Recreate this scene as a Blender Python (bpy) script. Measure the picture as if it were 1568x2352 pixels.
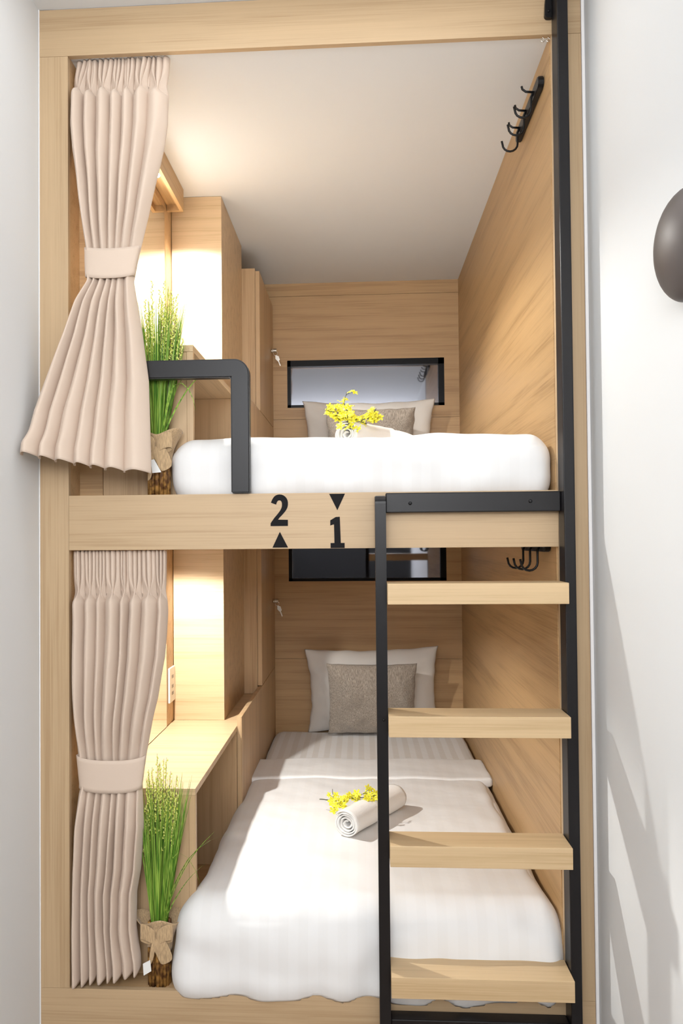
import bpy, bmesh, math, random
from mathutils import Vector, Matrix, noise
PI = math.pi
S = bpy.context.scene
for o in list(bpy.data.objects):
    bpy.data.objects.remove(o)
C = S.collection

# ---------------------------------------------------------------- camera
cam_d = bpy.data.cameras.new('camera'); cam = bpy.data.objects.new('camera', cam_d); C.objects.link(cam)
cam_d.sensor_fit = 'HORIZONTAL'; cam_d.sensor_width = 36; cam_d.lens = 36 * 1900 / 1568
cam_d.shift_x = (784 - 710.16) / 1568; cam_d.shift_y = (1200.5 - 1176) / 1568
cam_d.clip_start = 0.01
rx = Vector((0.99808298, 0.06133117, -0.00829813)); up = Vector((0.00955028, -0.02015142, 0.99975133)); fw = Vector((-0.0611487, 0.99791403, 0.02069852))
m = Matrix.Identity(4)
for i in range(3):
    m[i][0] = rx[i]; m[i][1] = up[i]; m[i][2] = -fw[i]
m[0][3], m[1][3], m[2][3] = 0.8362, -2.1126, 1.3995
cam.matrix_world = m
S.camera = cam

# ---------------------------------------------------------------- world, lights, exposure
w = bpy.data.worlds.new('world'); S.world = w; w.use_nodes = True
w.node_tree.nodes['Background'].inputs[0].default_value = (1, 0.98, 0.96, 1)
w.node_tree.nodes['Background'].inputs[1].default_value = 0.3
S.view_settings.view_transform = 'Standard'; S.view_settings.look = 'None'
S.view_settings.gamma = 1; S.view_settings.use_curve_mapping = False
S.view_settings.exposure = 0.08
def light(name, kind, loc, energy, col, **kw):
    d = bpy.data.lights.new(name, kind); d.energy = energy; d.color = col
    rot = kw.pop('rot', (0, 0, 0))
    for k, v in kw.items(): setattr(d, k, v)
    o = bpy.data.objects.new(name, d); C.objects.link(o); o.location = loc; o.rotation_euler = rot
    return o
light('corridor_ceiling_light', 'AREA', (0.7, -0.33, 2.795), 2.8, (0.95, 0.98, 1), shape='RECTANGLE', size=1.0, size_y=0.28)
light('corridor_ceiling_light_rear', 'AREA', (0.7, -3.0, 2.795), 18, (0.97, 0.985, 1), shape='RECTANGLE', size=1.1, size_y=0.5)
light('fill_light_behind_camera', 'AREA', (0.7, -3.36, 2.15), 50, (0.975, 0.985, 1), shape='RECTANGLE', size=1.2, size_y=0.9, rot=(PI / 2, 0, 0))  # unseen fill added behind the camera to light deep into the bunks
LAMPS = [(0.170, 0.56, 2.585, 66), (0.170, 0.50, 1.398, 40)]

# ---------------------------------------------------------------- materials
def mat(name, col=(.8, .8, .8), rough=.5, metal=0, spec=.5):
    M = bpy.data.materials.new(name); M.use_nodes = True
    b = M.node_tree.nodes['Principled BSDF']
    b.inputs['Base Color'].default_value = (*col, 1); b.inputs['Roughness'].default_value = rough
    b.inputs['Metallic'].default_value = metal; b.inputs['Specular IOR Level'].default_value = spec
    return M
def nn(M, t, **kw):
    n = M.node_tree.nodes.new(t)
    for k, v in kw.items(): setattr(n, k, v)
    return n
def lk(M, a, b): M.node_tree.links.new(a, b)
def ramp(M, fac, stops):
    r = nn(M, 'ShaderNodeValToRGB'); e = r.color_ramp.elements
    e[0].position, e[0].color = stops[0][0], (*stops[0][1], 1)
    e[1].position, e[1].color = stops[-1][0], (*stops[-1][1], 1)
    for p, c in stops[1:-1]:
        x = e.new(p); x.color = (*c, 1)
    lk(M, fac, r.inputs[0]); return r
def bump(M, h, strength, dist):
    b = nn(M, 'ShaderNodeBump'); b.inputs['Strength'].default_value = strength; b.inputs['Distance'].default_value = dist
    lk(M, h, b.inputs['Height']); lk(M, b.outputs[0], M.node_tree.nodes['Principled BSDF'].inputs['Normal'])
def wood(name, axis, col, dark=.82, rough=.42, off=0):
    M = mat(name, col, rough, spec=.35)
    tc = nn(M, 'ShaderNodeTexCoord')
    def layer(along, across, detail, loc):
        mp = nn(M, 'ShaderNodeMapping'); sc = [across] * 3; sc['xyz'.index(axis)] = along
        mp.inputs['Scale'].default_value = sc; mp.inputs['Location'].default_value = (loc, loc * 1.7, loc * .6)
        lk(M, tc.outputs['Object'], mp.inputs[0])
        n = nn(M, 'ShaderNodeTexNoise'); n.inputs['Scale'].default_value = 1; n.inputs['Detail'].default_value = detail
        n.inputs['Roughness'].default_value = .6; n.inputs['Distortion'].default_value = .25
        lk(M, mp.outputs[0], n.inputs['Vector']); return n.outputs[0]
    fine = layer(3.0, 260, 3, 3 + off); broad = layer(1.1, 26, 5, 9 + off)
    mx = nn(M, 'ShaderNodeMath', operation='MULTIPLY_ADD'); mx.inputs[1].default_value = .38
    lk(M, fine, mx.inputs[0])
    m2 = nn(M, 'ShaderNodeMath', operation='MULTIPLY'); m2.inputs[1].default_value = .62; lk(M, broad, m2.inputs[0]); lk(M, m2.outputs[0], mx.inputs[2])
    d = tuple(c * dark * (1, .95, .88)[i] for i, c in enumerate(col)); l = tuple(min(1, c * 1.07) for c in col)
    r = ramp(M, mx.outputs[0], [(.36, d), (.5, col), (.63, l)])
    lk(M, r.outputs[0], M.node_tree.nodes['Principled BSDF'].inputs['Base Color'])
    bump(M, fine, .12, .0006)
    return M
OAK = (.52, .37, .22)
WX = wood('oak_grain_across', 'x', OAK); WZ = wood('oak_grain_upright', 'z', OAK, off=5); WY = wood('oak_grain_lengthways', 'y', (.48, .305, .145), dark=.74, off=11)
WXI = wood('oak_grain_back', 'x', (.54, .35, .18), dark=.76, off=21)
WJX = wood('oak_joinery_across', 'x', (.60, .43, .255), dark=.80, off=51); WJY = wood('oak_joinery_lengthways', 'y', (.60, .43, .255), dark=.78, off=57); WJZ = wood('oak_joinery_upright', 'z', (.56, .385, .22), dark=.78, off=61)
WS = wood('oak_tread', 'x', (.62, .45, .26), dark=.84, off=31)
def plaster(name, col):
    M = mat(name, col, .85, spec=.2); n = nn(M, 'ShaderNodeTexNoise'); n.inputs['Scale'].default_value = 60; n.inputs['Detail'].default_value = 4
    tc = nn(M, 'ShaderNodeTexCoord'); lk(M, tc.outputs['Object'], n.inputs['Vector']); bump(M, n.outputs[0], .05, .002); return M
WHITE = plaster('white_paint', (.77, .785, .795)); CEIL = plaster('ceiling_paint', (.77, .785, .80))
CAULK = plaster('white_sealant', (.88, .86, .85)); FLOORM = wood('floor_boards', 'y', (.35, .25, .17), off=40)
REAR = plaster('grey_rear_wall', (.05, .05, .05))
def powder(name, col, rough):
    M = mat(name, col, rough, spec=.32); n = nn(M, 'ShaderNodeTexNoise'); n.inputs['Scale'].default_value = 900
    tc = nn(M, 'ShaderNodeTexCoord'); lk(M, tc.outputs['Object'], n.inputs['Vector']); bump(M, n.outputs[0], .15, .0004); return M
BLACK = powder('black_powder_coat', (.009, .008, .009), .36); BLACKH = powder('black_hook_metal', (.006, .006, .007), .35)
VINYL = mat('black_vinyl', (.006, .005, .006), .6, spec=.15)
STEEL = mat('brushed_steel', (.75, .72, .66), .25, 1); BRASS = mat('dull_brass', (.7, .55, .3), .35, 1)
PLASTIC = mat('ivory_plastic', (.8, .76, .68), .3); DARKP = mat('socket_hole', (.03, .03, .03), .5)
SCREEN = mat('glossy_dark_screen', (.30, .30, .33), .03, 1); FRAME = mat('black_gloss_bezel', (.004, .004, .005), .3, spec=.15)
MIRROR = mat('mirror_silver', (.9, .9, .88), .01, 1)
DOME = powder('dark_grey_dome', (.10, .085, .08), .45)
def cloth(name, col, sc=900, st=.25, rough=.9, sheen=.3, mott=0):
    M = mat(name, col, rough, spec=.15); tc = nn(M, 'ShaderNodeTexCoord')
    M.node_tree.nodes['Principled BSDF'].inputs['Sheen Weight'].default_value = sheen
    n = nn(M, 'ShaderNodeTexNoise'); n.inputs['Scale'].default_value = sc; n.inputs['Detail'].default_value = 2
    lk(M, tc.outputs['Object'], n.inputs['Vector']); bump(M, n.outputs[0], st, .0006)
    if mott:
        mp = nn(M, 'ShaderNodeMapping'); mp.inputs['Scale'].default_value = (500, 500, 60); lk(M, tc.outputs['Object'], mp.inputs[0])
        n2 = nn(M, 'ShaderNodeTexNoise'); n2.inputs['Scale'].default_value = 1; n2.inputs['Detail'].default_value = 2; lk(M, mp.outputs[0], n2.inputs['Vector'])
        r = ramp(M, n2.outputs[0], [(.35, tuple(c * (1 - mott) for c in col)), (.65, tuple(c * (1 + mott) for c in col))])
        lk(M, r.outputs[0], M.node_tree.nodes['Principled BSDF'].inputs['Base Color'])
    return M
CURT = cloth('taupe_curtain', (.67, .54, .44), 700, .2, sheen=.15)
PILLOWM = cloth('white_pillowcase', (.80, .77, .73)); GREYC = cloth('grey_tweed', (.33, .285, .24), 500, .5, mott=.35)
TOWELM = cloth('white_terry', (.84, .82, .79), 350, .9); JUTE = cloth('jute_hessian', (.50, .35, .20), 350, .8, mott=.2)
PAPER = mat('paper_tag', (.85, .85, .83), .7)
def sheet(name, stripes):
    col = (.84, .835, .83)
    M = mat(name, col, .75, spec=.25); tc = nn(M, 'ShaderNodeTexCoord')
    M.node_tree.nodes['Principled BSDF'].inputs['Sheen Weight'].default_value = .2
    n = nn(M, 'ShaderNodeTexNoise'); n.inputs['Scale'].default_value = 7; n.inputs['Detail'].default_value = 3
    lk(M, tc.outputs['Object'], n.inputs['Vector']); bump(M, n.outputs[0], .25, .02)
    if stripes:
        sp = nn(M, 'ShaderNodeSeparateXYZ'); lk(M, tc.outputs['Object'], sp.inputs[0])
        a = nn(M, 'ShaderNodeMath', operation='MULTIPLY'); a.inputs[1].default_value = 2 * PI / .05; lk(M, sp.outputs[0], a.inputs[0])
        s = nn(M, 'ShaderNodeMath', operation='SINE'); lk(M, a.outputs[0], s.inputs[0])
        s2 = nn(M, 'ShaderNodeMath', operation='MULTIPLY_ADD'); s2.inputs[1].default_value = .5; s2.inputs[2].default_value = .5; lk(M, s.outputs[0], s2.inputs[0])
        r = ramp(M, s2.outputs[0], [(.42, (.84, .835, .83)), (.58, stripes)])
        lk(M, r.outputs[0], M.node_tree.nodes['Principled BSDF'].inputs['Base Color'])
    return M
SHEET = sheet('white_striped_sheet', (.76, .735, .705)); DUVETM = sheet('white_cotton_cover', (.825, .818, .81)); SHEETP = sheet('plain_white_sheet', False)
def bladem(name, c0, c1, sc=40, st=None):
    M = mat(name, c0, .5, spec=.3); tc = nn(M, 'ShaderNodeTexCoord'); n = nn(M, 'ShaderNodeTexNoise'); n.inputs['Scale'].default_value = sc
    src = tc.outputs['Object']
    if st:
        mp = nn(M, 'ShaderNodeMapping'); mp.inputs['Scale'].default_value = st; lk(M, src, mp.inputs[0]); src = mp.outputs[0]
    lk(M, src, n.inputs['Vector']); r = ramp(M, n.outputs[0], [(.38, c0), (.62, c1)])
    lk(M, r.outputs[0], M.node_tree.nodes['Principled BSDF'].inputs['Base Color']); return M
GRASS = bladem('grass_green', (.07, .20, .015), (.34, .52, .08), 1, (260, 260, 7)); SEED = bladem('seed_head_yellow', (.55, .62, .06), (.85, .85, .30), 200)
STICK = bladem('brown_stick', (.10, .04, .012), (.42, .22, .06), 60)
PETAL = bladem('yellow_petal', (.80, .72, .02), (.95, .90, .10), 120); TWIG = mat('dark_green_stem', (.06, .07, .03), .6)

# ---------------------------------------------------------------- helpers
def empty(name, loc, label, cat, group=None):
    o = bpy.data.objects.new(name, None); C.objects.link(o); o.location = loc; o.empty_display_size = .05
    o['label'] = label; o['category'] = cat
    if group: o['group'] = group
    return o
def wloc(o):
    v = Vector(o.location)
    while o.parent: o = o.parent; v += Vector(o.location)
    return v
def obj(name, bm, m, parent=None, smooth=False, label=None, origin=None):
    base = wloc(parent) if parent else Vector((0, 0, 0))
    org = Vector(origin) if origin is not None else base
    bmesh.ops.translate(bm, verts=bm.verts, vec=-org)
    me = bpy.data.meshes.new(name); bm.to_mesh(me); bm.free(); me.materials.append(m)
    if smooth:
        for p in me.polygons: p.use_smooth = True
    o = bpy.data.objects.new(name, me); C.objects.link(o); o.parent = parent; o.location = org - base
    if label: o['label'] = label
    return o
def tag(o, label, cat, group=None):
    o['label'] = label; o['category'] = cat
    if group: o['group'] = group
    return o
def struct(o, label=None):
    o['kind'] = 'structure'
    if label: o['label'] = label
    return o
def box(x0, x1, y0, y1, z0, z1, bev=0, bm=None, seg=2):
    b = bmesh.new()
    r = bmesh.ops.create_cube(b, size=1)
    for v in b.verts:
        v.co = Vector((x0 + (v.co.x + .5) * (x1 - x0), y0 + (v.co.y + .5) * (y1 - y0), z0 + (v.co.z + .5) * (z1 - z0)))
    if bev: bmesh.ops.bevel(b, geom=list(b.edges), offset=bev, segments=seg, profile=.5, affect='EDGES')
    if bm is None: return b
    merge(bm, b); return bm
def merge(dst, src):
    me = bpy.data.meshes.new('tmp'); src.to_mesh(me); src.free(); dst.from_mesh(me); bpy.data.meshes.remove(me)
def tube(pts, r, n=8, bm=None, cap=True):
    bm = bm or bmesh.new(); pts = [Vector(p) for p in pts]; rings = []
    rr = r if isinstance(r, (list, tuple)) else [r] * len(pts)
    t0 = (pts[1] - pts[0]).normalized(); ref = Vector((0, 0, 1)) if abs(t0.z) < .9 else Vector((1, 0, 0))
    nrm = t0.cross(ref).normalized()
    for i, p in enumerate(pts):
        t = (pts[min(i + 1, len(pts) - 1)] - pts[max(i - 1, 0)]).normalized()
        nrm = (nrm - t * nrm.dot(t)).normalized(); b = t.cross(nrm)
        rings.append([bm.verts.new(p + (nrm * math.cos(2 * PI * k / n) + b * math.sin(2 * PI * k / n)) * rr[i]) for k in range(n)])
    for a, b in zip(rings, rings[1:]):
        for k in range(n): bm.faces.new((a[k], a[(k + 1) % n], b[(k + 1) % n], b[k]))
    if cap:
        bm.faces.new(rings[0][::-1]); bm.faces.new(rings[-1])
    return bm
def prism(poly, d0, d1, ax='y', bm=None):
    """polygon in the plane normal to ax, extruded d0..d1"""
    bm = bm or bmesh.new()
    def P(a, b, d): return (a, d, b) if ax == 'y' else ((d, a, b) if ax == 'x' else (a, b, d))
    A = [bm.verts.new(P(a, b, d0)) for a, b in poly]; B = [bm.verts.new(P(a, b, d1)) for a, b in poly]
    f1 = bm.faces.new(A); f2 = bm.faces.new(B[::-1]); f1.normal_update(); f2.normal_update()
    for i in range(len(poly)):
        j = (i + 1) % len(poly); bm.faces.new((A[j], A[i], B[i], B[j]))
    bmesh.ops.triangulate(bm, faces=[f1, f2]); bmesh.ops.recalc_face_normals(bm, faces=bm.faces); return bm
def rbox(x0, x1, y0, y1, z0, z1, r, n, fn=None):
    """soft rounded box on a dense grid; fn(Vector)->Vector warps it"""
    bm = bmesh.new(); nx, ny, nz = n; V = {}
    lo = Vector((x0, y0, z0)); hi = Vector((x1, y1, z1)); rv = r if isinstance(r, tuple) else (r, r, r)
    def vert(i, j, k):
        if (i, j, k) in V: return V[i, j, k]
        p = Vector((x0 + (x1 - x0) * i / nx, y0 + (y1 - y0) * j / ny, z0 + (z1 - z0) * k / nz))
        c = Vector([min(max(p[a], lo[a] + rv[a]), hi[a] - rv[a]) for a in range(3)])
        d = Vector([(p[a] - c[a]) / rv[a] for a in range(3)])
        if d.length > 1e-6:
            mx = max(abs(q) for q in d); d = d.normalized() * mx
            p = c + Vector([d[a] * rv[a] for a in range(3)])
        if fn: p = fn(p)
        V[i, j, k] = bm.verts.new(p); return V[i, j, k]
    for i in range(nx):
        for j in range(ny):
            bm.faces.new((vert(i, j, nz), vert(i + 1, j, nz), vert(i + 1, j + 1, nz), vert(i, j + 1, nz)))
            bm.faces.new((vert(i, j, 0), vert(i, j + 1, 0), vert(i + 1, j + 1, 0), vert(i + 1, j, 0)))
    for i in range(nx):
        for k in range(nz):
            bm.faces.new((vert(i, 0, k), vert(i + 1, 0, k), vert(i + 1, 0, k + 1), vert(i, 0, k + 1)))
            bm.faces.new((vert(i, ny, k), vert(i, ny, k + 1), vert(i + 1, ny, k + 1), vert(i + 1, ny, k)))
    for j in range(ny):
        for k in range(nz):
            bm.faces.new((vert(0, j, k), vert(0, j, k + 1), vert(0, j + 1, k + 1), vert(0, j + 1, k)))
            bm.faces.new((vert(nx, j, k), vert(nx, j + 1, k), vert(nx, j + 1, k + 1), vert(nx, j, k + 1)))
    return bm
def interp(t, xs, ys):
    """xs ascending"""
    if t <= xs[0]: return ys[0]
    for a, b, c, d in zip(xs, xs[1:], ys, ys[1:]):
        if t <= b: return c + (d - c) * (t - a) / (b - a)
    return ys[-1]
def sm(t): t = min(max(t, 0), 1); return t * t * (3 - 2 * t)

# ---------------------------------------------------------------- room shell
ZC = 2.685; XW = 1.332; YB = 2.0; XL = .142
struct(obj('floor', box(-.1, 1.5, -3.4, 0, -.05, 0), FLOORM))
struct(obj('ceiling', box(-.1, 1.52, -3.4, 0, 2.806, 2.86), WHITE))
struct(obj('wall_left', box(-.1, 0, -3.4, 2.15, 0, 2.86), WHITE))
struct(obj('wall_right', box(1.416, 1.52, -3.4, 2.15, 0, 2.86), WHITE))
struct(obj('wall_rear', box(-.1, 1.52, -3.5, -3.4, 0, 2.86), REAR))
struct(obj('trim_1', box(1.4075, 1.4155, -.004, .004, 0, 2.806, .001), CAULK))
struct(obj('trim_2', box(.0005, .0035, -.003, .003, 0, 2.806, .001), CAULK))
# lining of the two bunks
struct(obj('wall_side', box(XW, 1.414, .018, YB, .24, 2.80), WY))
bm = box(.002, .1415, .0905, 1.0, .24, 2.80); box(.002, .078, .018, .09, .24, 2.80, bm=bm)
struct(obj('wall_side_left', bm, WXI))
# back wall with the two recesses for the screens
SX0, SX1 = .4795, 1.2591
SZ = [(1.193, 1.4305), (2.0599, 2.2975)]
bm = bmesh.new()
for a, b in ((.24, .8085), (.8100, SZ[0][0]), (SZ[0][1], 2.001), (2.0025, SZ[1][0]), (SZ[1][1], 2.6195), (2.621, 2.80)): box(.1, 1.40, YB, YB + .06, a, b, bm=bm)
for a, b in SZ:
    box(.1, SX0, YB, YB + .06, a, b, bm=bm); box(SX1, 1.40, YB, YB + .06, a, b, bm=bm)
struct(obj('wall_back', bm, WXI))
struct(obj('ceiling_bunk', box(.078, XW + .001, .017, YB, ZC, ZC + .03), CEIL))

# ---------------------------------------------------------------- bunk frame
fr = empty('bunk_frame', (.7, 0, 0), 'light oak laminate front frame of the two-level bunk, with black numerals on its middle board', 'bunk frame')
BT = .0165
obj('post', box(.0005, .079, 0, BT, .25, 2.6795, .0006), WZ, fr)
obj('post', box(1.334, 1.407, 0, BT, .25, 2.6795, .0006), WZ, fr)
obj('top_board', box(.0005, 1.407, 0, BT, 2.68, 2.805, .0006), WX, fr)
mb = obj('middle_board', box(.0795, 1.3335, 0, BT, 1.377, 1.5195, .0006), WX, fr)
obj('base_board', box(.0005, 1.407, 0, BT, .001, .2495, .0006), WX, fr)
struct(obj('floor_upper', box(.08, XW - .001, BT + .001, YB - .001, 1.488, 1.510), WY))
struct(obj('floor_lower', box(.08, XW - .001, BT + .001, YB - .001, .215, .2455), WXI))
def N(p): return (.607 + (p[0] - 128) * .0001703, 1.5165 - (p[1] - 92) * .0001703)
two = [(137, 215), (148, 185), (165, 152), (185, 125), (210, 106), (236, 96), (265, 92), (300, 96), (330, 108), (355, 127), (375, 152), (389, 183), (394, 215), (393, 255), (385, 290), (370, 322), (350, 350), (325, 380), (295, 412), (265, 442), (243, 472), (391, 476), (391, 568), (129, 568), (130, 525), (155, 488), (190, 440), (222, 404), (250, 370), (272, 340), (290, 308), (300, 280), (303, 250), (302, 220), (294, 198), (282, 186), (264, 181), (245, 186), (230, 202), (222, 222), (215, 245)]
one = [(1028, 490), (1112, 440), (1172, 438), (1184, 830), (1241, 830), (1241, 906), (1030, 906), (1030, 830), (1088, 830), (1084, 552), (1062, 556), (1028, 568)]
obj('numeral_2', prism([N(p) for p in two], -.0007, .0002), VINYL, mb, label='black numeral 2 on the middle board')
obj('numeral_1', prism([N(p) for p in one], -.0007, .0002), VINYL, mb, label='black numeral 1 on the middle board')
obj('arrow_mark', prism([N(p) for p in [(268, 655), (391, 893), (155, 893)]], -.0007, .0002), VINYL, mb, label='black triangle pointing up under the numeral 2')
obj('arrow_mark', prism([N(p) for p in [(1015, 92), (1253, 92), (1136, 340)]], -.0007, .0002), VINYL, mb, label='black triangle pointing down above the numeral 1')

# ---------------------------------------------------------------- ladder
ld = empty('ladder', (1.1, -.06, 0), 'black steel bunk ladder with four oak treads and one tall right rail', 'ladder')
# left rail, its head rounds back to the board
prof = [(-.06, 0), (-.06, 1.488)] + [(-.06 + .022 * (1 - math.cos(a * PI / 12)), 1.488 + .020 * math.sin(a * PI / 12)) for a in range(1, 7)] + [(-.002, 1.508), (-.002, 0)]
b = prism(prof, .8735, .9005, 'x'); bmesh.ops.bevel(b, geom=[e for e in b.edges if e.calc_face_angle(0) > 1], offset=.0015, segments=2, affect='EDGES')
lr = obj('rail', b, BLACK, ld)
b = box(1.3335, 1.3605, -.06, -.002, 0, 2.8055, .0025); rr_ = obj('rail', b, BLACK, ld)
for z in (1.292, .973, .6635, .352):
    st = obj('tread', box(.9008, 1.3318, -.105, -.003, z - .0505, z, .0012), WS, ld)
def bolt(x, y, z, r=.0045, par=None):
    b = tube([(x, y + .002, z), (x, y - .0025, z), (x, y - .004, z)], [r, r, r * .6], 12)
    return obj('bolt', b, BLACKH, par, True)
tb = obj('top_bar', box(.901, 1.3332, -.028, -.002, 1.4655, 1.5155, .0025), BLACK, ld)
bolt(.962, -.028, 1.489, par=tb); bolt(1.259, -.028, 1.491, par=tb)
obj('bottom_bar', box(.901, 1.3332, -.045, -.004, .17, .2185, .0025), BLACK, ld)
bolt(.890, -.06, .955, .003, par=lr)
# bracket at the head of the tall rail
b = prism([(1.3325, 2.80), (1.3325, 2.716)] + [(1.3235 - .0085 * math.sin(a * PI / 6), 2.7245 - .0085 * math.cos(a * PI / 6)) for a in range(0, 4)] + [(1.3165, 2.755), (1.322, 2.80)], -.012, -.001)
br = obj('bracket', b, BLACKH, ld); bolt(1.3245, -.012, 2.732, .003, par=br)

# ---------------------------------------------------------------- guard rail of the upper bunk
def flat_tube_path(pts_in, pts_out, y0, y1):
    return prism(pts_out + pts_in[::-1], y0, y1)
R = .040; cx, cz = .556 - R, 1.866 - R
outer = [(.082, 1.866)] + [(cx + R * math.sin(a * PI / 20), cz + R * math.cos(a * PI / 20)) for a in range(0, 11)] + [(.556, 1.5205)]
inner = [(.082, 1.8185), (.508, 1.8185), (.508, 1.5205)]
b = prism(outer + inner[::-1], -.014, .016)
bmesh.ops.dissolve_limit(b, angle_limit=.02, verts=b.verts, edges=b.edges)
bmesh.ops.bevel(b, geom=[e for e in b.edges if e.calc_face_angle(0) > 1.2], offset=.003, segments=3, affect='EDGES')
g = obj('guard_rail', b, BLACK, None, origin=(.3, 0, 1.52)); tag(g, 'black steel guard rail with rounded corner on the left of the upper bunk', 'guard rail')

# ---------------------------------------------------------------- built-in furniture, one set per bunk
def joinery(level, zf, zd, ztop, lamp_z, where):
    d = empty('desk', (.27, .3, zf), 'built-in oak desk shelf along the left side of the %s bunk' % where, 'desk', 'built-in desks')
    obj('desk_top', box(.1435, .391, .086, 1.448, zd - .018, zd, .0006), WJX if level == 0 else WJY, d)
    obj('front_panel', box(.1435, .373, .088, .104, zf, zd - .0185, .0005), WJZ, d)
    obj('edge_strip', box(.3735, .391, .0865, .104, zf, zd - .0185, .0005), WJZ, d)
    obj('end_panel', box(.1435, .390, .83, .846, zf, zd - .0185, .0005), WJZ, d)
    c = empty('wardrobe_cabinet', (.3, 1.7, zf), 'oak wardrobe cabinet with keys in its door beside the pillows of the %s bunk' % where, 'cabinet', 'wardrobe cabinets')
    bm = box(.1435, .3885, 1.4505, YB - .001, zd + .0005, ztop)
    obj('cabinet_body', bm, WJZ, c)
    dr = obj('door', box(.3895, .4085, 1.4505, YB - .002, zd + .035, ztop - .012, .0008), WJZ, c)
    obj('lower_panel', box(.3915, .4085, .832, YB - .002, zf, zd + .032, .0006), WJZ, c)
    kz = zd + .40 if level else zd + .365
    ky = 1.91
    lock = tube([(.4087, ky, kz), (.417, ky, kz)], .010, 16); obj('lock', lock, STEEL, dr, True, label='round steel lock')
    k = empty('keys', (.42, ky, kz), 'pair of silver keys hanging from the wardrobe lock in the %s bunk' % where, 'keys', 'keys in the locks')
    b = box(.4175, .421, ky - .002, ky + .002, kz - .006, kz + .006); prism([(ky + .014 * math.cos(a * PI / 8), kz - .0 + .012 * math.sin(a * PI / 8)) for a in range(16)], .420, .4365, 'x', b)
    obj('key', b, STEEL, k, label='key standing in the lock')
    b = tube([(.43 + .010 * math.cos(a * PI / 6), ky, kz - .014 + .010 * math.sin(a * PI / 6)) for a in range(13)], .0012, 6, cap=False); obj('key_ring', b, STEEL, k, True)
    b = bmesh.new(); prism([(.430, kz - .022), (.446, kz - .027), (.452, kz - .046), (.441, kz - .052), (.430, kz - .040)], ky - .002, ky + .001, 'y', b)
    prism([(.442, kz - .050), (.447, kz - .049), (.456, kz - .074), (.452, kz - .076)], ky - .0015, ky + .0005, 'y', b)
    obj('key', b, STEEL, k, label='key hanging from the ring')
    col = obj('cabinet_column', box(.1435, .331, .923, 1.4495, zd + .0005, (ZC - .001) if level else 1.487, .0006), WJX, None, origin=(.24, 1.2, zd))
    tag(col, 'tall plain oak boxed column standing on the desk of the %s bunk, lit from its front left' % where, 'column', 'boxed columns')
    pb = empty('light_pelmet', (.17, .5, lamp_z), 'oak light pelmet with a small lamp, top left of the %s bunk' % where, 'light', 'light pelmets')
    z1 = (ZC - .001) if level else 1.487
    bm = box(.190, .203, .10, .856, lamp_z - .002, z1); box(.1435, .190, .10, .856, lamp_z + .02, z1, bm=bm); box(.1435, .190, .843, .856, lamp_z - .002, lamp_z + .02, bm=bm)
    obj('pelmet_box', bm, WY, pb)
    ly = LAMPS[1 - level][1]
    LM = mat('lamp_glow_' + where, (1, 1, 1)); n = LM.node_tree.nodes['Principled BSDF']; n.inputs['Emission Color'].default_value = (1, .96, .88, 1); n.inputs['Emission Strength'].default_value = 25
    obj('lamp_lens', tube([(.169, ly, lamp_z + .021), (.169, ly, lamp_z + .002)], .019, 20), LM, pb, label='small glowing round lamp')
    obj('lamp_rim', tube([(.167, ly, lamp_z + .021), (.167, ly, lamp_z + .010)], .022, 20), STEEL, pb, True)
    mi = obj('wall_mirror', box(.142, .1455, .30, .80, zd + .003, lamp_z - .01, .0005), MIRROR, None, origin=(.142, .5, zd)); tag(mi, 'tall frameless mirror on the left wall above the desk of the %s bunk' % where, 'mirror', 'wall mirrors')
joinery(0, .2465, .738, 1.474, 1.418, 'lower')
joinery(1, 1.511, 1.928, 2.585, 2.605, 'upper')
for lx, ly, lz, e in LAMPS:
    light('pelmet_lamp', 'SPOT', (lx, ly, lz), e, (1, .985, .94), spot_size=math.radians(152), spot_blend=.25, shadow_soft_size=.014)

def socket(z0, where):
    s = empty('power_socket', (.142, .88, z0), 'ivory double power socket plate on the left wall above the %s desk' % where, 'socket')
    obj('plate', box(.142, .149, .835, .918, z0, z0 + .125, .0015), PLASTIC, s)
    for z in (.025, .05, .085):
        for y in (.868, .884): obj('socket_slot', box(.1488, .1496, y, y + .005, z0 + z, z0 + z + .012), DARKP, s)
socket(.815, 'lower')

def screen(z0, z1, where):
    s = empty('wall_screen', (.87, YB, z0), 'black framed glossy screen sunk in the back wall of the %s bunk' % where, 'screen', 'wall screens')
    b = bmesh.new(); t = .017
    box(SX0, SX1, YB + .002, YB + .03, z0, z0 + .014, bm=b); box(SX0, SX1, YB + .002, YB + .03, z1 - .03, z1, bm=b)
    box(SX0, SX0 + t, YB + .002, YB + .03, z0, z1, bm=b); box(SX1 - t - .012, SX1, YB + .002, YB + .03, z0, z1, bm=b)
    obj('bezel', b, FRAME, s)
    obj('glass', box(SX0 + t, SX1 - t - .012, YB + .02, YB + .03, z0 + .014, z1 - .03), SCREEN, s, label='dark reflecting glass')
screen(*SZ[1], 'upper'); screen(*SZ[0], 'lower')

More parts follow.
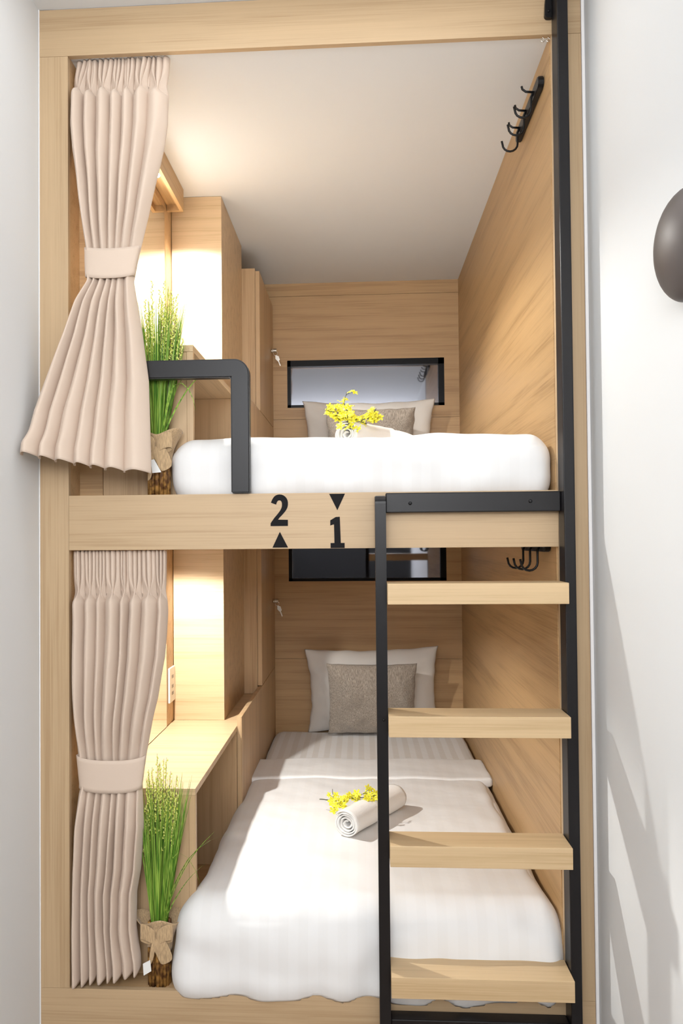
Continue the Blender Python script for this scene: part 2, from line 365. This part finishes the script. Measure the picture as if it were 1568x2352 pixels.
# ---------------------------------------------------------------- hook racks and screw hooks
def rack(y0, y1, z, where):
    r = empty('hook_rack', (XW, (y0 + y1) / 2, z), 'black metal three-hook coat rack on the right wall of the %s bunk' % where, 'hook rack', 'hook racks')
    poly = []; h = .0165; n = 10
    for k in range(n + 1): a = PI / 2 + PI * k / n; poly.append((y0 + h + h * math.cos(a), z + h * math.sin(a)))
    for k in range(n + 1): a = -PI / 2 + PI * k / n; poly.append((y1 - h + h * math.cos(a), z + h * math.sin(a)))
    b = prism(poly, XW - .016, XW - .001, 'x')
    bmesh.ops.bevel(b, geom=[e for e in b.edges if e.calc_face_angle(0) > 1.2], offset=.002, segments=2, affect='EDGES')
    obj('backplate', b, BLACKH, r)
    for k in range(3):
        y = y0 + (y1 - y0) * (.2 + .3 * k); xf = XW - .016
        pts = [(xf, y, z), (xf - .006, y, z - .012), (xf - .006, y, z - .045)]
        pts += [(xf - .006 - .022 + .022 * math.cos(a * PI / 8), y, z - .045 - .022 * math.sin(a * PI / 8)) for a in range(1, 9)]
        pts += [(xf - .052, y, z - .036)]
        b = tube(pts, .0032, 8)
        tube([(xf, y, z + .002), (xf - .02, y, z + .004), (xf - .029, y, z + .011), (xf - .031, y, z + .019)], .0032, 8, b)
        obj('hook', b, BLACKH, r, True)
rack(.075, .40, 2.606, 'upper'); rack(.075, .40, 1.379, 'lower')
for i, x in enumerate((1.314, 1.3275)):
    b = tube([(x, .008, 2.6805), (x, .008, 2.675)], .0012, 6)
    tube([(x + .0045 * math.sin(a), .008, 2.6705 + .0045 * math.cos(a)) for a in [k * PI / 6 for k in range(0, 11)]], .0011, 6, b)
    o = obj('screw_hook', b, STEEL, None, True, origin=(x, .008, 2.68))
    tag(o, ('tiny metal screw hook under the top board, left one of the pair', 'tiny metal screw hook under the top board, the one touching the ladder rail')[i], 'hook', 'screw hooks under the top board')

# ---------------------------------------------------------------- round fixture on the right corridor wall
rf = empty('wall_lamp', (1.416, -.63, 1.90), 'dark grey domed round fixture on the white right wall, cut by the photo edge', 'wall lamp')
b = bmesh.new(); rings = []; cy, cz_, Rr = -.655, 1.905, .098
for i in range(13):
    a = i / 12 * PI / 2; rad = Rr * math.cos(a); xx = 1.4155 - .052 * math.sin(a) - (.006 if i else 0)
    rings.append([b.verts.new((xx, cy + rad * math.cos(2 * PI * k / 48), cz_ + rad * math.sin(2 * PI * k / 48))) for k in range(48)] if i < 12 else [b.verts.new((xx, cy, cz_))])
for A, B in zip(rings, rings[1:]):
    for k in range(48):
        if len(B) > 1: b.faces.new((A[k], B[k], B[(k + 1) % 48], A[(k + 1) % 48]))
        else: b.faces.new((A[k], B[0], A[(k + 1) % 48]))
bmesh.ops.recalc_face_normals(b, faces=b.faces)
obj('lamp_shade', b, DOME, rf, True)

# ---------------------------------------------------------------- beds
def wr(p, s, f, seed=0): return noise.noise(Vector((p.x * f + seed, p.y * f, p.z * f + seed * .7))) * s
def bed(zf, ztop, level, where):
    def fn(p):
        q = p.copy()
        q += Vector((wr(p, .004, 9, 3), wr(p, .004, 9, 7), wr(p, .005, 5, 11)))
        return q
    mt = obj('mattress', rbox(.408, 1.325, .05, 1.965, zf, ztop - .012, .045, (40, 60, 8), fn), SHEET, None, True, origin=(.87, 1, zf))
    tag(mt, 'single mattress in a white satin-striped sheet on the %s bunk' % where, 'mattress', 'mattresses')
    # bed cover: lies on the mattress and falls over its foot end
    zb = .195 if level == 0 else 1.490; zfl = .2475 if level == 0 else 1.5125
    zt = ztop; y1 = 1.36 if level == 0 else 1.36
    def cf(p):
        q = p.copy(); h = (p.z - zb) / (zt - zb); low = 1 - min(max(h, 0), 1)
        fr_ = sm((.30 - p.y) / .30)                              # near the foot end
        side = (p.x - .87) / .46
        if side < 0:
            q.x += -side * (-.012 - fr_ * (.022 + .034 * low * (1 - level) + .020 * level)) / 1.0
        else:
            q.x += side * (-.012 * (1 - fr_) + (.006 if level == 0 else -.004) * fr_)
        q.y += -(.010 + .012 * low) * fr_ * (1 - .9 * level)
        q.z += wr(p, .008, 4.5, 2 + level) * (h > .8) + wr(p, .004, 13, 5)
        q.x += wr(p, .006, 10, 21) * (1 if abs(side) > .9 else .3); q.y += wr(p, .010, 11, 31 + level) * fr_
        # soft folds running down the front
        q.y += fr_ * low * .006 * math.sin(p.x * 38 + 3 * noise.noise(Vector((p.x * 5, 0, 1 + level))))
        if level == 0 and low > .5: q.z += (.012 * (p.x - .34)) * -.9 * fr_ + .005 * fr_ * math.sin(p.x * 17)
        if level == 0 and fr_ > .55: q.z = max(q.z, .234 + .004 * math.sin(p.x * 21) - .010 * (p.x - .34) if q.y < -.001 else zfl)
        else: q.z = max(q.z, zfl)
        return q
    rz = .095 if level == 0 else .072
    dv = empty('bed_cover', (.87, .7, zf), 'white cotton bed cover draped over the foot end of the %s bunk' % where, 'bed cover', 'bed covers')
    obj('cover', rbox(.386, 1.338, .004 + .026 * level, y1, zb, zt, (.06, .085 if level == 0 else .05, rz), (110, 130, 30), cf), DUVETM, dv, True)
    # turned-back border of the cover, slightly raised strip
    def tf(p):
        q = p.copy(); q.z += wr(p, .008, 4.5, 2 + level) + wr(p, .003, 13, 5); q.y += wr(p, .012, 4, 51) ; return q
    obj('turned_edge', rbox(.392, 1.334, 1.10, 1.375, zt - .03, zt + .007, (.02, .006, .012), (90, 26, 4), tf), DUVETM, dv, True, label='turned-back upper border')
bed(.2465, .478, 0, 'lower'); bed(1.5115, 1.672, 1, 'upper')

def pillow(name, w, h, t, m, c, tilt, label, cat, pin=.07, seed=0, roll=0, p=2.6, flange=0):
    bm = bmesh.new(); n = 40; grid = []
    Rm = Matrix.Rotation(roll, 4, 'Y') @ Matrix.Rotation(-tilt, 4, 'X')
    for s in (1, -1):
        g = []
        for i in range(n + 1):
            row = []
            for j in range(n + 1):
                u = -1 + 2 * i / n; v = -1 + 2 * j / n
                u = math.sin(u * PI / 2) * .6 + u * .4; v = math.sin(v * PI / 2) * .6 + v * .4
                th = t / 2 * max(0, 1 - abs(u) ** p) ** .6 * max(0, 1 - abs(v) ** p) ** .6
                x = w / 2 * u * (1 - pin * (1 - v * v)); z = h / 2 * v * (1 - pin * (1 - u * u))
                e = (1 - max(abs(u), abs(v)))
                wn = noise.noise(Vector((u * 3 + seed, v * 3, s * 2 + seed))) * .010 * min(1, e * 6) + noise.noise(Vector((u * 9 + seed, v * 9, s))) * .003 * min(1, e * 6)
                ed = noise.noise(Vector((u * 4 + seed * 2, v * 4, 5))) * .006
                row.append(bm.verts.new(Rm @ Vector((x + ed, -s * th - s * wn * (th > 0), z + ed * .8)) + Vector(c)))
            g.append(row)
        for i in range(n):
            for j in range(n):
                f = (g[i][j], g[i + 1][j], g[i + 1][j + 1], g[i][j + 1]); bm.faces.new(f if s > 0 else f[::-1])
        grid.append(g)
    bmesh.ops.remove_doubles(bm, verts=bm.verts, dist=.0002)
    bmesh.ops.recalc_face_normals(bm, faces=bm.faces)
    o = obj(name, bm, m, None, True, origin=c); tag(o, label, cat, {'pillow': 'white pillows', 'cushion': 'grey cushions'}[cat]); return o
pillow('pillow', .64, .42, .15, PILLOWM, (.888, 1.912, .673), math.radians(-9), 'white pillow standing against the back wall of the lower bunk', 'pillow', .075, 1, math.radians(-1.5), flange=1)
pillow('cushion', .415, .375, .10, GREYC, (.883, 1.768, .655), math.radians(-20), 'square grey tweed cushion leaning on the lower white pillow', 'cushion', .05, 4)
pillow('pillow', .64, .415, .15, PILLOWM, (.882, 1.912, 1.868), math.radians(-9), 'white pillow standing against the back wall of the upper bunk', 'pillow', .08, 9, flange=1)
pillow('cushion', .415, .36, .10, GREYC, (.888, 1.775, 1.845), math.radians(-28), 'grey tweed cushion leaning on the upper white pillow behind yellow flowers', 'cushion', .05, 14)

# ---------------------------------------------------------------- rolled towels with flower sprigs
def towel(a, b, r, where, label):
    a = Vector(a); b = Vector(b); ax = (b - a); L = ax.length; ax.normalize(); side = ax.cross(Vector((0, 0, 1))).normalized(); upv = Vector((0, 0, 1))
    bm = bmesh.new(); turns = 4.2; n = 130; m_ = 26; G = []
    for i in range(n + 1):
        t = i / n; ang = t * turns * 2 * PI + 1.2; rad = .006 + (r - .006) * t ** .8
        row = []
        for j in range(m_ + 1):
            s = j / m_; rr = rad * (1 + .05 * noise.noise(Vector((ang * .3, s * 4, 2))))
            off = (rad / r - .5) * .010 * (1 if s < .5 else -1) + .004 * noise.noise(Vector((ang, s, 1)))
            d = side * math.cos(ang) * rr * 1.05 + upv * math.sin(ang) * rr * .96
            row.append(bm.verts.new(a + ax * (s * L - (off if s < .05 or s > .95 else 0)) + upv * r * .93 + d))
        G.append(row)
    for i in range(n):
        for j in range(m_): bm.faces.new((G[i][j], G[i][j + 1], G[i + 1][j + 1], G[i + 1][j]))
    o = obj('rolled_towel', bm, TOWELM, None, True, origin=a)
    s = o.modifiers.new('thick', 'SOLIDIFY'); s.thickness = .004; s.offset = 0
    tag(o, label, 'towel', 'rolled towels'); return o
towel((.785, .47, .480), (.945, .745, .480), .042, 'lower', 'rolled white towel lying in the middle of the lower bed')
towel((.795, .47, 1.690), (.93, .66, 1.690), .043, 'upper', 'rolled white towel on the upper bed under the yellow flowers')
def folded(c, w, d, h):
    def fn(p):
        q = p.copy(); u = (p.x - c[0]) / w * 2; q.z = c[2] + (p.z - c[2]) * (1 - .55 * max(0, u) ** 1.5 - .12 * u * u) + wr(p, .006, 14, 4) * (p.z > c[2] + .02); q.y += wr(p, .006, 12, 9); return q
    return rbox(c[0] - w / 2, c[0] + w / 2, c[1] - d / 2, c[1] + d / 2, c[2], c[2] + h, (.04, .04, h * .48), (40, 30, 10), fn)
o = obj('folded_towel', folded((.955, .66, 1.692), .19, .14, .070), TOWELM, None, True, origin=(.955, .66, 1.692)); tag(o, 'soft folded white towel right of the flowers on the upper bed', 'towel')

def blossom(c, r, rnd, parent):
    bm = bmesh.new(); n = Vector((rnd.uniform(-.6, .6), rnd.uniform(-1, -.1), rnd.uniform(.1, 1))).normalized()
    a = n.cross(Vector((0, 0, 1)) if abs(n.z) < .9 else Vector((1, 0, 0))).normalized(); b = n.cross(a); a0 = rnd.uniform(0, 6)
    for k in range(5):
        an = a0 + k * 2 * PI / 5; d = a * math.cos(an) + b * math.sin(an); e = n.cross(d); wd = r * (.62 if k else .8)
        P = [c, c + d * r * .5 + e * wd * .5 + n * r * .12, c + d * r * .95 + e * wd * .34 + n * r * rnd.uniform(0, .35), c + d * r * 1.1 + n * r * .05, c + d * r * .95 - e * wd * .34 + n * r * rnd.uniform(0, .35), c + d * r * .5 - e * wd * .5 + n * r * .12]
        V = [bm.verts.new(p) for p in P]; mid = bm.verts.new(c + d * r * .55 + n * r * .2)
        for i in range(6): bm.faces.new((V[i], V[(i + 1) % 6], mid))
    tube([c, c + n * r * .35], [r * .16, r * .1], 6, bm)
    return obj('blossom', bm, PETAL, parent)
def sprig(stems, r, seed, loc, label):
    rnd = random.Random(seed); s = empty('flower_sprig', loc, label, 'flowers', 'orchid sprigs')
    b = bmesh.new(); spots = []
    for pts, nb, spread in stems:
        P = [Vector(p) for p in pts]; fine = []
        for i in range(len(P) - 1):
            for k in range(6): fine.append(P[i].lerp(P[i + 1], k / 6) + Vector((rnd.uniform(-1, 1), rnd.uniform(-1, 1), rnd.uniform(-1, 1))) * .001)
        fine.append(P[-1]); tube(fine, [.0016 - .0009 * i / len(fine) for i in range(len(fine))], 6, b)
        for k in range(nb):
            q = fine[int((.12 + .86 * k / max(1, nb - 1)) * (len(fine) - 1))] + Vector((rnd.gauss(0, spread), rnd.gauss(0, spread), rnd.gauss(0, spread * .7) + .004))
            spots.append((fine[min(len(fine) - 1, int((.12 + .86 * k / max(1, nb - 1)) * (len(fine) - 1)))], q))
    for p, q in spots: tube([p, p.lerp(q, .6) + Vector((0, 0, .002)), q], .0006, 5, b)
    obj('stem', b, TWIG, s, True)
    for p, q in spots: blossom(q, r * rnd.uniform(.75, 1.15), rnd, s)
sprig([([(.69, .72, .515), (.74, .65, .535), (.79, .60, .555), (.83, .60, .57), (.875, .62, .575)], 16, .012), ([(.79, .60, .555), (.765, .55, .55), (.745, .51, .555)], 10, .012), ([(.80, .60, .558), (.85, .585, .566), (.90, .60, .572)], 12, .010), ([(.74, .65, .535), (.735, .69, .560)], 1, .004), ([(.79, .60, .56), (.775, .54, .565)], 6, .010)], .0125, 5, (.80, .60, .56), 'sprig of small yellow orchids lying on the lower rolled towel')
sprig([([(.86, .50, 1.765), (.83, .49, 1.775), (.80, .48, 1.79), (.79, .50, 1.83), (.797, .50, 1.865)], 16, .011), ([(.80, .48, 1.79), (.765, .49, 1.80), (.725, .50, 1.812)], 14, .011), ([(.80, .46, 1.795), (.80, .455, 1.765), (.815, .45, 1.74)], 20, .013), ([(.84, .50, 1.775), (.875, .49, 1.785), (.905, .50, 1.785)], 14, .013), ([(.88, .49, 1.785), (.89, .485, 1.81)], 4, .008), ([(.88, .49, 1.785), (.885, .46, 1.762)], 4, .007), ([(.78, .48, 1.80), (.77, .47, 1.765)], 10, .012)], .0135, 8, (.81, .48, 1.79), 'bunch of small yellow orchids standing on the upper towel roll')

# ---------------------------------------------------------------- potted grasses
def plant(x, y, z0, seed, where, hp, arch, flop):
    rnd = random.Random(seed)
    t = empty('potted_grass', (x, y, z0), 'tall artificial grass in a stick pot tied with jute on the %s level, beside the %s' % (where, 'guard rail' if where == 'upper' else 'tied curtain'), 'plant', 'potted grasses')
    b = bmesh.new(); rp = .026
    for k in range(16):
        a = 2 * PI * k / 16 + rnd.uniform(-.08, .08); rr = rnd.uniform(.0042, .0058); px, py = x + rp * math.cos(a), y + rp * math.sin(a)
        tube([(px, py, z0), (px + rnd.uniform(-.001, .001), py, z0 + hp * .5), (px, py, z0 + hp + rnd.uniform(-.01, .004))], rr, 8, b)
    tube([(x, y, z0 + .001), (x, y, z0 + hp * .9)], rp * .9, 16, b)
    obj('stick_pot', b, STICK, t, True, label='ring of brown sticks')
    # jute band with a flaring ruffled collar
    b = bmesh.new(); n = 72; rows = 12; G = []
    for j in range(rows + 1):
        v = j / rows; row = []
        for k in range(n):
            a = 2 * PI * k / n
            ruff = .5 + .5 * math.sin(3 * a + seed)
            z = z0 + hp - .068 + v * (.070 + .016 * ruff) + .010 * math.sin(2 * a + seed) * (1 - v)
            rad = rp + .0065 + (v ** 2) * (.006 + .010 * ruff + .020 * math.cos(a) ** 2) + .0015 * math.sin(7 * a)
            row.append(b.verts.new((x + rad * math.cos(a), y + rad * .9 * math.sin(a), z)))
        G.append(row)
    for A, B in zip(G, G[1:]):
        for k in range(n): b.faces.new((A[k], A[(k + 1) % n], B[(k + 1) % n], B[k]))
    jw = obj('jute_wrap', b, JUTE, t, True); md = jw.modifiers.new('thick', 'SOLIDIFY'); md.thickness = .0016
    # bow: two loops and two tails
    def ribbon(pts, wv, name):
        b = bmesh.new(); L = []
        for i, p in enumerate(pts):
            p = Vector(p); wd = Vector(wv) * (1 + .15 * math.sin(i)); L.append((b.verts.new(p - wd), b.verts.new(p), b.verts.new(p + wd)))
        for A, B in zip(L, L[1:]):
            for k in range(2): b.faces.new((A[k], A[k + 1], B[k + 1], B[k]))
        o = obj(name, b, JUTE, t, True); md = o.modifiers.new('thick', 'SOLIDIFY'); md.thickness = .0015; md = o.modifiers.new('sub', 'SUBSURF'); md.levels = 2; md.render_levels = 2
    zk = z0 + hp - .030; yf = y - rp - .009
    for s in (-1, 1):
        ribbon([(x, yf, zk), (x + s * .016, yf - .007, zk + .012), (x + s * .036, yf - .004, zk + .020), (x + s * .046, yf + .003, zk + .012), (x + s * .032, yf + .005, zk), (x + s * .008, yf + .003, zk - .004)], (0, 0, .019), 'bow_loop')
    ribbon([(x + .002, yf - .001, zk), (x + .012, yf - .005, zk - .018), (x + .022, yf - .003, zk - .038), (x + .030, yf - .002, zk - .062)], (.016, 0, .008), 'bow_tail')
    ribbon([(x - .002, yf - .001, zk), (x - .008, yf - .004, zk - .020), (x - .010, yf - .003, zk - .045), (x - .018, yf - .002, zk - .070 - .02 * (where == 'upper'))], (.006, 0, .004), 'bow_tail')
    if where == 'upper': tg = [(-.012, -.036), (-.003, -.034), (.016, -.068), (-.008, -.070)]
    else: tg = [(-.033, -.062), (-.014, -.052), (-.011, -.080), (-.031, -.092)]
    b = prism([(x + p[0], zk + p[1]) for p in tg], yf - .0075, yf - .0068); o = obj('price_tag', b, PAPER, t, label='small white paper tag')
    # blades: nobody could count them
    b = bmesh.new(); zt = z0 + hp - .012
    def blade(p0, d, L, wd, bend, down=0):
        n = 9; L_ = []; cur = Vector(p0); dr = Vector(d).normalized(); sd = Vector((rnd.uniform(.5, 1), rnd.uniform(-.8, .8), 0)).normalized()
        for i in range(n + 1):
            s = i / n; ww = wd * (1 - s ** 3) * .5 + .00015
            L_.append((b.verts.new(cur - sd * ww), b.verts.new(cur + sd * ww)))
            cur = cur + dr * L / n; dr = (dr + Vector((bend[0], bend[1], -down * (s > .38))) / n).normalized()
        for A, B in zip(L_, L_[1:]): b.faces.new((A[0], A[1], B[1], B[0]))
    for k in range(230):
        a = rnd.uniform(0, 2 * PI); q = rnd.random() ** .5
        dx, dy = math.cos(a) * q, math.sin(a) * q
        lean = Vector((dx * .145 + .018, dy * .035, 1))
        blade((x + dx * .020, y + dy * .020, zt), lean, rnd.uniform(.22, .40), rnd.uniform(.0020, .0042), (dx * .06 + rnd.uniform(-.03, .05), dy * .02))
    for (d, L, bd, dn) in arch: blade((x + .010, y - .012, zt), d, L, .0042, bd, dn)
    o = obj('grass_blades', b, GRASS, t); o['kind'] = 'stuff'
    # seed heads on thin stalks
    b = bmesh.new(); b2 = bmesh.new()
    for k in range(30):
        a = rnd.uniform(0, 2 * PI); q = rnd.random() ** .5; dx, dy = math.cos(a) * q, math.sin(a) * q
        top = Vector((x + dx * .055 + .012 + (-.012 if where == 'lower' else 0), y + dy * .018, z0 + hp + rnd.uniform(.33, .445) - .07 * q * q)); bot = Vector((x + dx * .018, y + dy * .018, zt))
        tube([bot, bot.lerp(top, .5) + Vector((-dx * .004, 0, 0)), top], [.0009, .0008, .0004], 5, b2)
        for i in range(34):
            s = .60 + .39 * i / 34; p = bot.lerp(top, s); an = rnd.uniform(0, 2 * PI); rr = .0042 * (1.1 - s) * 2.2 + .0008
            c = p + Vector((math.cos(an) * rr, math.sin(an) * rr, 0)); e = .0026
            v = [b.verts.new(c + Vector(w_) * e) for w_ in ((1, 0, 0), (-.5, .87, 0), (-.5, -.87, 0))]; tp = b.verts.new(c + Vector((math.cos(an) * .4, math.sin(an) * .4, 1.5)) * e * 1.6)
            b.faces.new((v[0], v[1], tp)); b.faces.new((v[1], v[2], tp)); b.faces.new((v[2], v[0], tp)); b.faces.new(v[::-1])
    o = obj('seed_heads', b, SEED, t); o['kind'] = 'stuff'; o['label'] = 'pale yellow-green seed heads'
    o = obj('stalks', b2, TWIG, t, True); o['kind'] = 'stuff'
plant(.306, .050, 1.5115, 3, 'upper', .165, [((.22, -.30, 1), .27, (.3, .1), 8.0), ((.30, -.2, 1), .26, (.2, .1), 3.0), ((.42, -.1, 1), .26, (.5, 0), 1.0), ((.2, -.3, 1), .2, (.1, .1), 4)], 0)
plant(.302, .046, .2465, 12, 'lower', .160, [((.16, -.25, 1), .36, (.1, .1), 6.5), ((.42, -.15, 1), .22, (.4, 0), .6), ((.28, -.1, 1), .30, (.5, 0), .5), ((.22, -.1, 1), .36, (.8, 0), 1.8)], 0)

# ---------------------------------------------------------------- curtains
def curtain(prof, zp, zband, hem, nf, seed, label, ylow, swing=0):
    """prof: list of (z, xl, xr, yc) from top to bottom"""
    prof = sorted(prof); zs = [p[0] for p in prof]
    XLf = lambda z: interp(z, zs, [p[1] for p in prof]); XRf = lambda z: interp(z, zs, [p[2] for p in prof])
    YLf = lambda z: interp(z, zs, [p[3] for p in prof]); YRf = lambda z: interp(z, zs, [p[4] for p in prof])
    rnd = random.Random(seed); wd = [rnd.uniform(.7, 1.35) for _ in range(nf)]; tot = sum(wd); cum = [0]
    for q in wd: cum.append(cum[-1] + q / tot)
    amps = [rnd.uniform(.75, 1.2) for _ in range(nf + 1)]
    ztop, zbot = zs[-1], zs[0]; nz = 150; per = 30; bm = bmesh.new(); G = []
    for j in range(nz + 1):
        z = ztop + (zbot - ztop) * j / nz; row = []
        h = sm((z - zp + .010) / .022)             # 1 in the gathered heading
        pinch = math.exp(-((z - zp) / (.026 if z > zp else .013)) ** 2)
        tie = math.exp(-((z - (zband[0] + zband[1]) / 2) / .085) ** 2)
        belly = sm((zp - z) / .07)
        for k in range(nf * per + 1):
            f = min(k // per, nf - 1); t = k / per - f; u = cum[f] + (cum[f + 1] - cum[f]) * t
            ph = 2 * PI * t
            xl, xr = XLf(z), XRf(z); Wd = xr - xl; sp = Wd * (cum[f + 1] - cum[f])
            am = (.0155 - .006 * tie) * (amps[f] * (1 - t) + amps[f + 1] * t)
            if nf < 9: am *= 1.15
            # main folds
            x1 = u * Wd - sp * (.168 * math.sin(ph) + .045 * math.sin(2 * ph)); y1 = -am * (1 - math.cos(ph)) * .5 * (2.7 - .9 * tie)
            y1 += .35 * am * noise.noise(Vector((u * 14, z * 5, seed)))
            # heading: three small folds per pleat
            x2 = u * Wd - sp * (.05 + .05 * noise.noise(Vector((u * 9, 2, seed)))) * math.sin(3 * ph); y2 = -.014 * (1 - math.cos(3 * ph)) * (.6 + .4 * noise.noise(Vector((u * 30, 0, seed))))
            x = x1 * (1 - h) + x2 * h; y = y1 * (1 - h) + y2 * h
            # cinch at each pleat
            cxp = (cum[f] + cum[f + 1]) / 2 * Wd
            wgt = pinch * .78 * (1 if .12 < t < .88 else .2)
            x += (cxp - x) * wgt; y = y * (1 - .5 * pinch) - .004 * pinch * (abs(t - .5) < .3)
            zz = z
            if swing:                               # the heading leans over: top pulled right and puckered
                hh = sm((z - zp) / .09); x += swing * hh * (noise.noise(Vector((u * 6, 1, seed))) * .5 + .35) * Wd * .1
                zz = z + .016 * noise.noise(Vector((u * 7, 3, seed))) * sm((z - zp + .06) / .03) * (1 - sm((z - zp - .06) / .03))
            xx = xl + x + .0015 * noise.noise(Vector((u * 20, z * 9, seed + 2)))
            lo = sm((.12 - (z - zbot)) / .12)
            zz += hem(u, ph) * lo
            yb = YLf(z) * (1 - u) + YRf(z) * u
            row.append(bm.verts.new((xx, yb + y, zz)))
        G.append(row)
    for A, B in zip(G, G[1:]):
        for k in range(len(A) - 1): bm.faces.new((A[k], B[k], B[k + 1], A[k + 1]))
    t = empty('curtain', ((zs and prof[-1][1]) + .1, .03, ztop), label, 'curtain', 'bunk curtains')
    o = obj('curtain_fabric', bm, CURT, t, True); md = o.modifiers.new('thick', 'SOLIDIFY'); md.thickness = .0014; md.offset = 0
    # tieback band
    bm = bmesh.new(); n = 64; G = []
    for j in range(9):
        v = j / 8; z = zband[0] + (zband[1] - zband[0]) * v; row = []
        for k in range(n):
            a = 2 * PI * k / n; xl, xr = XLf(z), XRf(z); cx = (xl + xr) / 2; rx_ = (xr - xl) / 2 + .003
            dip = .010 * (math.sin(a) < 0) * math.sin(a) ** 2
            yc = (YLf(z) + YRf(z)) / 2 - .010; ry = .022
            sq = lambda c: math.copysign(abs(c) ** .75, c)
            row.append(bm.verts.new((cx + rx_ * sq(math.cos(a)), yc + ry * sq(math.sin(a)), z - dip)))
        G.append(row)
    for A, B in zip(G, G[1:]):
        for k in range(n): bm.faces.new((A[k], A[(k + 1) % n], B[(k + 1) % n], B[k]))
    o = obj('tieback', bm, CURT, t, True, label='wide cloth tieback band'); md = o.modifiers.new('thick', 'SOLIDIFY'); md.thickness = .003
up_prof = [(2.684, .081, .334, .044, .040), (2.602, .081, .338, .040, .036), (2.554, .081, .338, .038, .034), (2.50, .081, .337, .034, .032), (2.434, .086, .327, .032, .030), (2.349, .10, .307, .028, .027), (2.255, .113, .288, .022, .022), (2.168, .125, .267, .014, .014), (2.125, .128, .260, .006, .006), (2.074, .133, .254, -.002, -.002), (2.018, .108, .265, -.01, -.01), (1.929, .084, .281, -.024, -.02), (1.808, .045, .297, -.046, -.030), (1.728, .022, .302, -.068, -.038), (1.612, .006, .308, -.11, -.050), (1.572, .008, .309, -.12, -.056)]
curtain(up_prof, 2.602, (2.088, 2.170), lambda u, ph: .046 * (1 - u) ** 1.5 - .004 * math.cos(ph), 7, 4, 'taupe pleated curtain tied back at the upper left, its hem flaring over the post', -.05, swing=1)
lo_prof = [(1.376, .081, .328, .034, .034), (1.27, .081, .328, .036, .036), (1.216, .081, .331, .036, .036), (1.097, .081, .322, .036, .036), (.989, .082, .303, .036, .036), (.944, .084, .292, .036, .036), (.84, .093, .271, .034, .034), (.763, .101, .261, .034, .034), (.742, .096, .262, .034, .034), (.661, .087, .265, .034, .034), (.548, .082, .257, .034, .034), (.488, .081, .246, .034, .034), (.401, .081, .244, .034, .034), (.298, .081, .257, .034, .034), (.262, .081, .258, .034, .034)]
curtain(lo_prof, 1.262, (.758, .842), lambda u, ph: .030 * u ** 1.3 + .006 * math.cos(ph), 8, 9, 'taupe pleated curtain tied back at the left of the lower bunk', 0)
